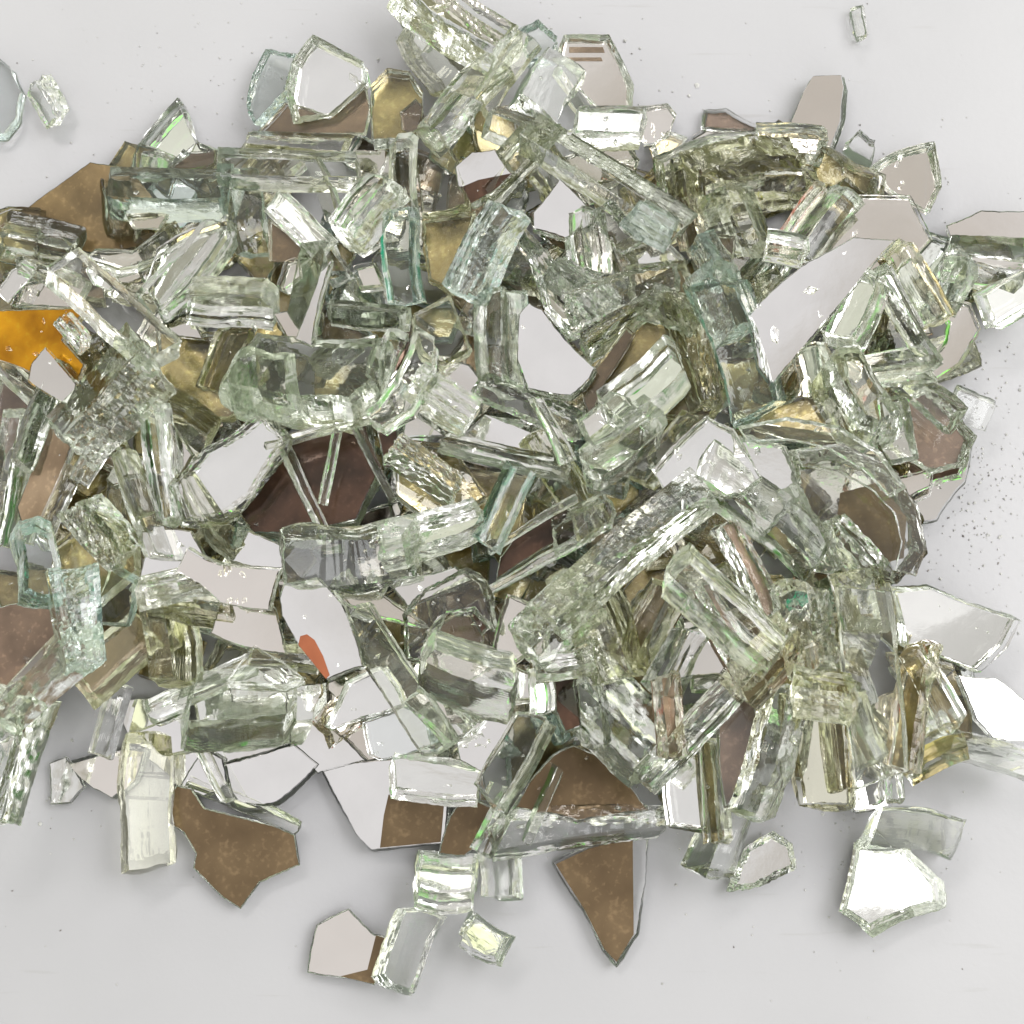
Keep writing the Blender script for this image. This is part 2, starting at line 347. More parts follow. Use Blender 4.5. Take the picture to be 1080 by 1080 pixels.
B(798,196,134,62,-8,3,'olive','olive','large tangled olive block at upper right',rough=1.7)
B(832,152,74,48,3,3,'green','olive','olive green block under the leaning beige shard')
B(728,222,80,40,80,2,'olive','brown','amber olive block right of the bright beam end')
B(782,240,80,50,70,3,'green',None,'green block below the large tangled olive block')
P([(857,80),(888,79),(891,92),(887,128),(876,157),(846,150),(830,136),(842,108)],1,200,16,14,'clear','beige','leaning pinkish beige shard standing tall at upper right',side='t')
B(844,226,76,18,-54,5,'amber',None,'thin golden strip left of the big translucent slab')
B(828,262,44,36,12,6,'clear','silver','small bright cube left of the big white slab')
B(862,240,90,40,-52,3,'clear',None,'grey striated bar beside the thin golden strip')
B(908,156,30,28,35,0,'clear',None,'tiny clear cube above the beige fan shard')
P([(918,178),(945,160),(985,150),(992,197),(980,224),(955,212),(935,198)],1,220,8,17,'clear','beige','fan-shaped beige shard with dark rim at upper right',slant=-.4)
B(886,186,62,50,30,2,'clear',None,'pale clear lump left of the fan-shaped beige shard')
P([(900,205),(960,206),(983,250),(950,285),(905,300),(850,290),(880,240)],3,210,7,12,'clear','beige','translucent beige slab behind the big white slab',side='b',rough=.6)
P([(945,253),(915,285),(870,340),(838,378),(815,406),(800,388),(790,332),(812,308),(852,276),(900,250)],9,205,7,12,'clear','silver','big smooth white slab pointing down at right of heap',side='t',rough=.7,bow=.015)
P([(998,238),(1035,222),(1090,222),(1090,275),(1050,270),(1003,252)],1,200,8,14,'clear','beige','rounded beige shard at right border',side='t')
B(1030,278,92,54,6,2,'clear','silver','clear striated block under the rounded beige shard at right border')
B(1064,314,62,52,-32,3,'clear','silver','pale cube at the right border',roll=20,rough=.5)
B(1005,300,60,40,-60,2,'green',None,'green chip left of the pale cube at right border')
# ---------------------------------------------------------------- left middle
P([(-12,330),(0,327),(78,325),(87,332),(66,358),(89,384),(83,402),(40,397),(0,381),(-12,378)],3,220,9,15,'amber','orange','bright amber orange shard at left border',side='t')
P([(30,402),(33,384),(48,366),(81,405),(76,431),(50,416)],5,200,5,11,'clear','silver','white mirror shard resting against the orange shard',side='t')
B(120,330,140,52,42,5,'clear','silver','long clear bar slanting right of the orange shard',roll=-25,rough=.6)
B(78,350,40,24,50,5,'clear','silver','silver crumb on the orange shard edge',rough=2)
B(122,420,118,86,-50,4,'green',None,'bulky crumpled green block left of centre',rough=1.4)
B(243,320,88,50,3,4,'green','silver','grey green box block above the dark olive hollow')
P([(177,346),(203,337),(214,358),(182,354)],3,200,5,10,'clear','silver','little white mirror wedge below the box block',side='t')
P([(162,352),(262,345),(264,420),(240,440),(165,428)],2,160,9,18,'olive','olive','dark olive shard in the hollow left of the barrel block')
B(240,375,80,36,-70,2,'olive','brown','golden olive block in the dark olive hollow')
B(185,440,90,40,35,3,'olive','olive','olive slab under the bulky crumpled green block')
B(42,435,108,40,-70,4,'green',None,'upright green bar below the white mirror at left border')
B(14,505,140,34,-82,3,'green',None,'long murky bar rising along the left border')
B(16,400,70,26,40,3,'clear','silver','grey wedge left under the orange shard')
P([(58,432),(86,440),(72,480),(48,540),(26,566),(18,535),(44,470)],3,200,7,12,'clear','tan','tall tan brown shard near left border',side='t')
P([(0,400),(30,420),(22,470),(0,500),(-12,480)],2,200,7,12,'clear','mauve','brownish mauve shard at left border under the grey wedge')
B(98,482,56,30,-60,5,'clear','silver','upper of two bright silver ribbed strips at left',roll=-62,rough=1.3)
B(60,532,82,26,-68,5,'clear','silver','lower of two bright silver ribbed strips at left',roll=-62,rough=1.3)
P([(112,505),(130,478),(155,482),(150,500),(120,512)],3,200,5,10,'clear','silver','white mirror piece between silver strip and green column',side='t')
P([(172,448),(178,440),(203,480),(188,505),(176,500)],4,190,6,10,'clear','silver','pointed white mirror shard right of the green column',side='t')
B(166,488,120,26,80,5,'green',None,'slim green column right of the bulky green block')
B(140,505,80,18,65,5,'olive',None,'dark green sliver leaning on the slim green column')
P([(180,512),(214,476),(272,438),(296,462),(262,520),(232,541),(196,547)],6,215,7,18,'clear','silver','large mirror shard with bold striated upper rim left of centre',slant=.5,rough=1.5)
P([(248,532),(270,498),(310,463),(386,444),(398,500),(376,548),(320,562),(262,562)],3,100,5,12,'clear','dark','largest dark reddish brown shard left of centre',side='t')  # mirror face; its dark reflection is put into the coat colour
B(318,510,116,13,64,6,'clear',None,'thin clear vein crossing the dark reddish brown shard',rough=.6)
B(348,492,76,11,-80,6,'clear',None,'shorter thin clear vein on the dark reddish brown shard',rough=.6)
B(396,486,88,14,62,6,'clear',None,'thin clear rim along right side of the dark reddish shard')
P([(397,452),(418,444),(424,478),(405,492)],4,100,5,10,'clear','dark','small dark red-brown shard right of the largest dark shard',side='t')
B(350,452,130,16,-16,6,'olive',None,'thin olive rim between barrel block and dark reddish shard')
# ---------------------------------------------------------------- centre
B(325,404,132,100,4,5,'green','olive','big rounded green barrel block left of centre',roll=-28,H=52)
B(282,405,50,60,80,6,'clear',None,'clear swirled end of the barrel block')
B(392,328,80,40,5,5,'green','silver','green block with aqua glint above the barrel block')
P([(378,357),(397,352),(396,372),(385,378)],3,190,4,8,'clear','silver','tiny white mirror speck between barrel and striped block',side='t')
B(403,378,64,30,-70,5,'green',None,'striped grey block right of the barrel block')
P([(408,405),(420,352),(437,340),(432,376)],3,100,5,8,'clear','dark','dark brown sliver behind the banana-shaped shard',side='t')
P([(437,342),(458,355),(456,390),(432,430),(402,448),(383,436),(398,424),(416,400),(430,370)],8,120,22,22,'clear',None,'banana-shaped clear shard right of the barrel block',rough=.8)
P([(437,330),(475,311),(496,366),(466,381),(450,376)],5,60,22,18,'olive',None,'clear olive pyramid above the round white mirror')
B(505,330,60,34,-60,4,'clear',None,'rounded clear end below the leaning aqua bar')
P([(460,378),(495,385),(511,405),(508,432),(482,462),(425,462),(430,420)],4,205,5,14,'clear','silver','round white mirror shard near the centre',side='t')
B(468,424,66,46,32,7,'clear','silver','clear crumpled block lying on the round white mirror',rough=1.4)
P([(512,436),(592,442),(592,482),(560,482),(478,462)],3,200,4,14,'clear','silver','wide white mirror shard at centre above a thin green beam',side='t')
B(536,480,126,20,13,6,'green',None,'thin green beam under the wide white mirror shard')
B(525,358,100,48,88,5,'green',None,'upright green block left of the teardrop mirror')
P([(547,332),(558,319),(572,326),(628,388),(622,400),(602,418),(556,410),(545,380)],7,205,5,18,'clear','silver','large white teardrop mirror shard at centre',side='t',slant=.1,rough=1.3,bow=.05)
B(556,430,110,28,24,6,'clear','olive','dark ribbed strip below the teardrop mirror shard',rough=2)
B(584,455,70,16,62,8,'clear',None,'slim clear rim slanting at right of wide white mirror')
P([(418,462),(478,470),(514,522),(455,548),(418,520)],4,90,12,20,'green','olive','broad olive green shard below the thin green beam')
P([(480,492),(560,500),(548,560),(500,568),(470,540)],3,60,10,16,'olive','olive','golden olive shard at the centre of the heap')
B(532,536,86,30,-66,7,'aqua',None,'leaning aqua bar at the centre above the dark tile')
B(448,498,80,34,35,6,'clear',None,'frosted green chip on the broad olive green shard',rough=1.8)
P([(523,612),(527,588),(545,560),(598,530),(604,560),(575,578)],5,100,5,10,'clear','dark','dark brown tile just right of centre',side='t')  # dark mirror reflection painted as the tile's coat
B(560,598,100,12,-30,7,'clear',None,'thin clear rim below the dark brown tile')
B(562,552,100,9,-32,7,'clear',None,'fine grey rim above the dark brown tile')
P([(660,281),(722,275),(745,330),(766,420),(752,442),(700,442),(605,405),(632,355),(668,330)],4,230,10,20,'olive','olive','large olive brown hexagonal shard right of the teardrop mirror',slant=-.35,rough=1.4)
B(660,305,110,40,-20,6,'clear','olive','crackled clear slab on the large olive hexagonal shard',rough=1.7)
P([(612,412),(660,345),(668,352),(640,400),(622,440)],6,220,10,10,'olive','brown','ochre brown wedge touching the teardrop mirror')
B(682,410,94,56,-40,7,'green','silver','dark green block crossing the large olive hexagonal shard',roll=-25)
B(640,442,54,40,-38,8,'clear','silver','bright white block at lower end of the dark green block',roll=20)
B(662,472,86,54,-38,7,'clear',None,'clear green block beside and below the dark green block')
B(640,514,42,40,6,6,'clear','silver','small grey cube left of the fan triangle shard')
B(782,372,132,60,74,7,'aqua',None,'aqua column block left of the big white slab',roll=22)
B(760,318,70,60,70,6,'green',None,'grey green block topping the aqua column')
B(705,480,90,40,-50,5,'olive','olive','olive slab behind the clear triangle shard')
P([(687,495),(745,438),(772,452),(803,502),(782,520),(740,522),(700,515)],8,160,12,18,'clear','silver','clear triangle shard with white face right of centre',rough=1.2)
B(595,505,110,40,60,4,'olive','olive','dark olive slab between green beam and small grey cube')
B(610,550,66,44,-30,6,'clear',None,'pale frosted lump right of the dark brown tile',rough=1.7)
# ---------------------------------------------------------------- right middle
B(900,325,76,54,-65,5,'clear','silver','clear block just right of the big white slab')
B(955,335,112,30,62,6,'clear','beige','beige ribbed bar leaning right of the clear block',roll=30)
B(948,318,76,22,64,4,'clear','silver','thin white rib beside the beige ribbed bar')
P([(990,318),(1024,320),(1034,345),(1012,382),(980,402),(974,392),(998,362),(1002,340)],3,200,10,16,'clear','beige','curved beige hook shard at right of heap',rough=1.3)
B(970,300,90,40,62,4,'olive','olive','amber block under the curved beige hook shard')
B(897,412,80,60,60,5,'green',None,'green block below the big white slab point')
B(945,386,66,38,-10,6,'clear','silver','pale level block above the brown ring shard')
B(858,392,60,40,80,4,'olive','silver','olive cube against the tip of white slab')
P([(783,434),(882,404),(908,452),(880,458),(800,447)],5,80,8,15,'olive','olive','dark olive wedge under the tip of the big white slab',side='b')
B(940,456,60,40,78,6,'clear','silver','silvery block at left side of the brown ring shard')
P([(948,426),(978,408),(1012,440),(1030,460),(1016,492),(982,500),(955,484)],3,215,5,18,'clear','mauve','round brown ring-rimmed shard at right',slant=-.4,rough=1.5)
B(990,420,66,38,42,6,'clear','silver','clear curled block on top of the round brown shard',rough=1.6)
B(1024,430,44,42,22,2,'clear','silver','clear cube at the right rim beside the round brown shard')
P([(948,524),(1026,464),(1018,508),(988,548),(968,552)],1,180,14,10,'clear','silver','white mirror shard below the round brown shard',side='t')
P([(942,505),(985,492),(982,512),(950,530)],3,200,7,10,'clear','beige','tan sliver between brown ring shard and striated arch')
P([(778,450),(830,440),(885,449),(930,477),(956,515),(938,524),(913,497),(873,473),(830,464),(788,466)],9,235,9,20,'clear',None,'long ridged clear arch sweeping across the right of heap',rough=1.25,bow=.01,slant=-.1)
P([(838,474),(888,468),(938,492),(968,533),(977,580),(966,608),(944,602),(951,570),(943,541),(920,517),(885,496),(846,492)],9,215,9,20,'clear',None,'second ridged curved rim over the big rounded shard at right',rough=1.25,bow=.01,slant=-.1)
P([(830,482),(890,475),(945,500),(970,545),(974,582),(946,614),(900,602),(858,570),(838,520)],6,215,6,24,'clear',None,'big rounded shard with brown middle and rippled rim at right',[('umber',[(888,518),(925,508),(958,540),(955,588),(918,596),(882,566)])],slant=-.5,rough=1.8)
P([(772,458),(828,470),(846,520),(806,562),(774,505)],7,210,12,20,'clear','silver','crushed silvery shard in the arch at right',rough=1.8)
B(858,555,92,40,62,8,'clear',None,'bright rippled bar crossing the big rounded shard',rough=2)
B(800,548,140,40,38,7,'green',None,'long sage green slab below the clear triangle shard')
B(900,580,70,40,50,7,'clear','silver','bright crushed block at lower left of the big rounded shard',rough=2)
# ---------------------------------------------------------------- left lower
P([(-12,642),(0,640),(58,630),(62,692),(22,760),(0,775),(-12,770)],3,130,5,12,'clear','mauve','mauve brown shard at left border inside the green bend',side='t')
B(37,590,76,46,80,7,'aqua',None,'pale green lump at top of the green bend near left border')
P([(52,578),(90,548),(142,558),(142,602),(104,634),(62,622)],4,140,10,18,'olive','olive','olive shard right of the pale green lump')
P([(92,658),(115,600),(140,615),(133,660)],6,250,22,20,'aqua',None,'small pale aqua pyramid left of the folded mirror shard')
B(77,652,100,56,76,8,'aqua',None,'upright arm of the pale green bend near left border',roll=68,rough=1.5)
B(42,718,104,56,-48,8,'green',None,'slanting arm of the pale green bend at left border',roll=-66,rough=1.5)
B(12,796,124,58,-74,6,'green',None,'lowest green bar of the bend leaving the left border',roll=64,rough=1.5)
B(112,560,70,44,50,5,'clear','silver','glittering clear block above the small aqua pyramid',rough=1.6)
P([(160,558),(202,560),(218,588),(186,612),(206,636),(150,645),(144,625)],4,205,5,12,'clear','silver','white mirror shard behind the folded mirror shard',side='t')
B(190,616,80,36,-12,6,'clear','silver','clear wedge on the white mirror left of the folded shard')
P([(185,602),(197,578),(232,595),(296,600),(284,644),(232,636),(210,616)],8,240,12,9,'clear','beige','folded cream mirror shard with grey crease at left',side='t',rough=.6)
P([(245,592),(262,560),(300,576),(298,604)],5,200,4,10,'clear','silver','white mirror corner above the folded cream shard',side='t')
P([(222,668),(233,636),(290,640),(302,690),(255,682)],5,200,4,9,'clear','beige','cream plate below the folded cream shard',side='t')
B(225,545,90,50,55,4,'olive','olive','olive block under the big striated-rim mirror shard')
B(150,530,110,36,70,5,'green',None,'green grey bar running down from the slim column')
B(122,690,90,60,-40,4,'olive','brown','golden olive block in the hollow at lower left')
B(180,670,100,56,80,4,'olive','olive','yellow olive block left of the cream plate')
B(205,640,80,40,10,4,'olive','olive','olive slab under the clear wedge at left')
B(214,728,112,34,-24,5,'green',None,'dark green bar left of the thick-bottomed block')
B(116,760,74,32,-76,3,'clear','silver','silver ribbed upright piece at lower left',roll=-60)
P([(143,772),(194,748),(203,790),(170,797)],2,200,6,10,'clear','silver','white mirror wedge above the thick upright bar',side='t')
B(262,742,106,74,-4,5,'green','silver','thick-bottomed clear green block at lower left of centre',roll=-25)
P([(238,718),(268,680),(300,698),(320,714),(300,722)],7,90,22,16,'clear',None,'clear pointed cap above the thick-bottomed block')
B(300,694,66,26,4,5,'olive',None,'olive chip left of the white shard with rust stain')
P([(238,806),(310,785),(336,806),(292,846),(250,852)],1,200,5,9,'clear','silver','white mirror shard right above the star-like brown shard',side='t')
B(224,812,70,16,62,3,'green',None,'thin green rod above the star-like brown shard')
P([(190,830),(215,790),(235,800),(240,830),(215,840)],1,190,5,9,'clear','silver','small white mirror behind the thin green rod',side='t')
# ---------------------------------------------------------------- middle lower
P([(293,612),(335,606),(360,635),(373,666),(383,703),(345,717),(315,682),(297,650)],7,205,5,12,'clear','silver','white mirror shard with a rust red stain',
  [('rust',[(315,680),(317,671),(324,669),(332,675),(341,692),(348,712),(344,716)])],side='t')
B(366,586,118,58,-3,7,'clear','silver','long crumpled clear block above the rust-stained shard',rough=1.3)
B(458,562,96,46,-16,6,'green','silver','green crumpled block right of the long crumpled clear block',rough=1.5)
P([(345,628),(378,612),(420,640),(450,660),(400,650)],5,160,6,10,'clear','beige','tan mirror sliver right of the rust-stained shard')
P([(405,612),(480,598),(500,612),(430,640)],5,200,5,10,'clear','silver','narrow white mirror below the green crumpled block',side='t')
P([(430,694),(428,650),(448,624),(490,603),(508,615),(520,664),(500,642),(472,645),(450,668),(446,696)],8,250,6,18,'clear',None,'curled clear horseshoe shard below centre',rough=1.6)
P([(455,665),(480,648),(512,650),(508,690),(470,695)],5,100,6,10,'olive','brown','brown olive piece inside the curled horseshoe shard')
P([(492,640),(505,632),(517,660),(508,668)],7,100,5,8,'clear','dark','dark brown speck within the horseshoe shard',side='t')
B(426,716,158,52,56,7,'green','silver','long clear green bar slanting down below centre',roll=25,rough=.7)
B(494,702,90,54,18,8,'clear','silver','bright clear brick at the right of the long slanting bar',roll=-20)
B(470,750,60,40,45,7,'clear','silver','glassy end lump of the long clear green bar')
P([(343,766),(365,720),(402,703),(427,745),(380,760),(350,770)],5,200,6,14,'clear','silver','white mirror shard with a thin curved rim below the stain',side='b',slant=-.3)
P([(382,762),(420,745),(440,755),(452,787),(400,802),(388,796)],5,200,8,14,'aqua','silver','pale aqua shard left of the slanting bar foot')
P([(300,722),(345,719),(352,768),(386,802),(335,816),(305,790)],1,200,3,9,'clear','silver','broad white mirror below the rust-stained shard',side='t')
P([(488,732),(536,700),(562,712),(562,736),(530,746)],5,200,5,10,'clear','silver','white rounded mirror right of the bright clear brick',side='t')
P([(478,757),(542,752),(536,790),(514,818),(485,802)],4,200,5,10,'clear','silver','white mirror shard below the bright clear brick',side='t')
B(520,745,90,12,-4,7,'olive',None,'thin olive rim between two white mirrors')
P([(518,694),(535,628),(562,640),(566,680),(542,695)],6,190,8,14,'clear','beige','greyish pink clear shard right of the horseshoe shard')
B(545,800,96,50,-60,5,'green','olive','folded green block above the brown bottom shard')
B(660,580,192,56,-40,9,'clear',None,'longest striated clear beam slanting right of centre',roll=62,rough=1.1)
B(590,655,80,60,-40,7,'clear',None,'fractured lower end of the longest striated beam',rough=1.8)
B(760,642,128,50,43,9,'clear','silver','bright clear bar slanting down right of the longest beam',roll=-25)
B(640,660,110,60,70,5,'olive','olive','olive green slab under the longest striated beam')
B(685,660,90,46,-60,5,'olive','brown','ochre brown slab between beam and bright bar')
P([(705,715),(728,665),(755,655),(792,690),(786,708)],6,200,5,10,'clear','silver','white mirror shard under the bright clear bar',side='t')
B(736,766,146,36,-46,8,'clear','silver','white striated bar at lower right of centre',roll=60,rough=1.3)
B(704,755,76,28,86,9,'amber','mauve','small red brown upright bar over the white striated bar',rough=1.5)
B(762,672,100,24,62,8,'clear','mauve','brown striated sliver left of the bright bar end',rough=1.6)
B(790,600,100,30,65,8,'clear','mauve','brown striated sliver under the sage green slab',rough=1.6)
B(596,702,56,28,-8,8,'clear','silver','short silver ribbed block right of the rounded mirror',rough=1.5)
B(571,728,44,24,86,7,'clear','silver','upright grey stub under the silver ribbed block')
P([(584,716),(616,706),(616,765),(596,772),(586,750)],6,100,5,10,'clear','dark','dark brown shard below the silver ribbed block',side='t')
B(645,770,116,60,45,6,'green',None,'large grey green block above the brown bottom shard',rough=1.4)
B(626,735,100,34,85,7,'clear',None,'upright clear vein right of the dark brown shard',rough=1.5)
B(710,700,70,36,-60,6,'green',None,'green knuckle left of the white mirror under bright bar')
P([(543,852),(560,822),(584,796),(605,786),(645,800),(684,855),(610,866)],3,100,6,14,'clear','brown','large brown shard at the bottom rim of heap',side='t')
B(606,876,168,42,-8,3,'clear',None,'silvery striated edge beam below the large brown shard',roll=66,rough=1.7)
B(572,850,80,12,-65,6,'clear',None,'curved thin rim crossing the large brown shard')
P([(337,808),(425,800),(472,800),(468,890),(392,897),(375,880)],1,190,5,12,'clear','silver','large white and brown mirror shard at the bottom rim',[('brown',[(410,838),(469,842),(465,888),(401,894),(405,860)])],side='t')  # brown part: mirror reflection painted as a coat patch
B(459,822,90,52,8,4,'clear','silver','bright clear lump on the large white and brown shard',roll=15)
P([(490,838),(526,855),(520,880),(490,903),(463,900),(474,862)],2,190,6,12,'clear','brown','rounded brown shard right of the bright clear lump',side='t')
P([(502,815),(520,812),(528,850),(505,845)],2,190,6,10,'clear','brown','small brown shard above the rounded brown shard')
B(526,868,70,22,-60,4,'clear',None,'clear sliver between two brown bottom shards')
# ---------------------------------------------------------------- right lower
B(920,722,176,58,86,7,'green',None,'tall smooth grey green pillar at lower right',roll=20,rough=.5)
B(918,635,66,52,80,7,'olive',None,'olive block at the top of the tall pillar')
B(878,752,146,28,84,5,'amber','olive','tall golden strip left of the tall pillar')
B(962,745,126,36,-78,4,'amber','olive','golden olive bar right of the tall pillar')
B(850,660,92,60,80,8,'clear','silver','crumpled clear block left of the tall pillar',rough=1.5)
B(865,730,54,48,10,8,'olive',None,'dark olive cube capping the short pillar')
B(866,798,100,62,88,5,'olive','silver','short smooth olive pillar at the bottom right',roll=18,rough=.5)
B(812,795,128,48,-74,6,'green',None,'dark crumpled green bar left of the short pillar',rough=1.5)
P([(755,745),(790,728),(800,760),(785,840),(765,850),(758,800)],4,150,8,12,'clear','mauve','tan shard left of the dark crumpled bar')
B(810,700,80,50,-45,7,'amber','brown','amber brown block under the end of the bright bar')
B(722,822,86,48,88,4,'clear','silver','smooth grey pillar below the white striated bar',roll=15,rough=.5)
B(752,835,100,30,86,4,'olive','olive','olive bar right of the smooth grey pillar')
B(760,872,100,46,-66,2,'green','silver','pale green block at the foot of the heap bottom right')
P([(945,625),(985,621),(1078,655),(1062,685),(1035,709),(990,692),(958,680)],3,300,16,20,'clear','silver','large pale arrowhead shard at right border',rough=1)
P([(1010,712),(1050,715),(1086,745),(1086,782),(1050,783),(1030,760)],2,15,17,9,'clear','silver','blazing white mirror shard at right border',side='t')
B(985,724,84,36,62,4,'clear','silver','clear bar left of the blazing white mirror shard')
B(984,786,58,54,-22,3,'clear','gold','clear cube with crumpled gold foil at lower right')
B(1040,800,92,46,16,2,'clear','silver','bright clear block right of the gold foil cube',roll=-20)
P([(893,838),(915,806),(937,815),(937,850),(902,858)],1,20,9,9,'clear','silver','small bright mirror under the tall pillar foot',side='t')
B(941,815,62,22,84,3,'clear','silver','striated clear stub standing on the small bright mirror',rough=1.4)
B(905,770,70,40,70,5,'green',None,'green lump at the foot of the tall pillar')
P([(120,740),(200,735),(330,722),(338,800),(250,806),(190,832),(150,800)],0,190,2,7,'clear','silver','broad flat pale mirror pane under the thick-bottomed block at lower left',side='t',table=True)
P([(338,800),(330,725),(400,700),(560,700),(560,800),(430,805)],0,190,2,7,'clear','beige','wide flat pale pane under the curled glass pieces below centre',side='t',table=True)
B(728,370,120,40,76,5,'olive',None,'fractured olive bar along the right rim of the large olive hexagon',roll=65,rough=1.6)
B(650,340,90,40,-38,5,'clear',None,'clear fractured bar across the upper left of the large olive hexagon',roll=60,rough=1.5)
B(710,325,60,44,20,6,'clear',None,'clear crumpled lump on top of the large olive hexagon',roll=50,rough=1.6)
# ---------------------------------------------------------------- fragments showing in the gaps of the heap
rf = random.Random(77)
used = set(); nf = 0
import itertools
cells = []
for gy in range(180, 860, 44):
    for gx in range(-10, 1070, 46):
        x = gx + rf.uniform(-20, 20); y = gy + rf.uniform(-20, 20)
        h = heap(x, y)
        if h > 8: cells.append((x, y, h))
rf.shuffle(cells)
def dirword(dx, dy):
    a = math.degrees(math.atan2(-dy, dx)) % 360
    return ['right of', 'up and right of', 'above', 'up and left of', 'left of', 'down and left of', 'below', 'down and right of'][int((a+22.5)//45) % 8]
for ci, (x, y, h) in enumerate( cells[:290]):
    tint = rf.choice(['olive', 'green', 'olive', 'green', 'clear', 'aqua', 'amber', 'amber']); coat = rf.choice([None, None, 'brown', None, None, 'silver', None])
    low = ci % 2
    if low and coat in (None, 'silver'): coat = rf.choice(['olive', 'beige', 'olive', 'olive', 'silver'])
    cand = sorted(HERO, key=lambda q: (q[0]-x)**2+(q[1]-y)**2)
    word = {'olive': 'olive', 'green': 'green', 'clear': 'clear', 'amber': 'yellowish', 'aqua': 'bluish'}[tint]
    lab = None
    for q in cand[:24]:
        w = dirword(x-q[0], y-q[1])
        if (q[2], w) not in used and len(q[2].split()) <= 12:
            used.add((q[2], w)); lab = '%s fragment %s %s' % (word, w, q[2]); break
    if lab is None: continue
    lw = lab.split()
    if len(lw) > 16: lab = ' '.join(lw[:16])
    L = rf.uniform(38, 78); W = rf.uniform(28, 48)
    if low: L *= 1.35; W *= 1.9
    B(x, y, L, W, rf.uniform(-90, 90), 0, tint, coat, lab, roll=rf.uniform(-12, 12) if low else rf.uniform(-60, 60), pitch=rf.uniform(-12, 12), rough=rf.uniform(.8, 1.8), H=16 if low else None, name='glass_fragment',
      hero=False, zc=h*(.18 if low else rf.uniform(.3, .75)), group='half hidden fragments in the gaps of the heap')
for o in C.objects:
    if o.name.startswith('glass_fragment') and o.parent is None: o['category'] = 'glass fragment'

# ---------------------------------------------------------------- dust and splinters on the table
rs = random.Random(5); bm = bmesh.new()
def speck(x, y, r, elong=1.0):
    p = at(x, y, 0); a = rs.uniform(0, math.pi); n = rs.choice([3, 4, 5]); rr = r*S
    vs = []
    for k in range(n):
        t = 2*math.pi*k/n + rs.uniform(-.3, .3); u = math.cos(t)*rr*elong; v = math.sin(t)*rr
        vs.append(bm.verts.new((p.x+u*math.cos(a)-v*math.sin(a), p.y+u*math.sin(a)+v*math.cos(a), .0002)))
    c = bm.verts.new((p.x+rs.uniform(-.3, .3)*rr, p.y+rs.uniform(-.3, .3)*rr, .0002+rr*rs.uniform(.5, 1.1)))
    for k in range(n): bm.faces.new((vs[k], vs[(k+1) % n], c))
    bm.faces.new(vs[::-1])
for _ in range(260): speck(rs.gauss(1035, 34), rs.gauss(515, 60), abs(rs.gauss(0, .8))+.35)
for _ in range(420):
    i = rs.randrange(len(OUT)-2)+1; t = rs.random(); a, b = OUT[i], OUT[(i+1) % len(OUT)]
    speck(a[0]+(b[0]-a[0])*t+rs.gauss(0, 30), a[1]+(b[1]-a[1])*t+rs.gauss(0, 30), abs(rs.gauss(0, .9))+.35)
for _ in range(45): speck(rs.gauss(1040, 25), rs.gauss(395, 28), rs.uniform(.5, 1.8))
for _ in range(150):
    x, y = rs.uniform(0, 1080), rs.uniform(0, 1080)
    if not inside(x, y): speck(x, y, rs.uniform(.4, 1.3))
for _ in range(40): speck(rs.gauss(880, 60), rs.gauss(920, 60), rs.uniform(.5, 1.3))
for _ in range(30): speck(rs.gauss(180, 60), rs.gauss(60, 40), rs.uniform(.5, 1.2))
me = bpy.data.meshes.new('glass_dust'); bm.to_mesh(me); bm.free(); me.materials.append(metal('powdered_glass', (.62,.62,.61), .4, .3, 0, 0))
o = bpy.data.objects.new('glass_dust', me); C.objects.link(o); o['kind'] = 'stuff'; o['label'] = 'fine glass dust and splinters scattered on the white table'; o['category'] = 'glass dust'
bm = bmesh.new()
for _ in range(22): speck(rs.gauss(1030, 35), rs.gauss(515, 55), rs.uniform(.5, 1.5), 1.5)
for _ in range(60):
    x, y = rs.uniform(0, 1080), rs.uniform(0, 1080)
    if not inside(x, y): speck(x, y, rs.uniform(.35, .9), 1.6)
dm = metal('dark_grit', (.30,.28,.27), .8, .5, 0, 0)
me = bpy.data.meshes.new('dark_grit'); bm.to_mesh(me); bm.free(); me.materials.append(dm)
o = bpy.data.objects.new('dark_grit', me); C.objects.link(o); o['kind'] = 'stuff'; o['label'] = 'dark grit specks scattered on the white table'; o['category'] = 'grit'

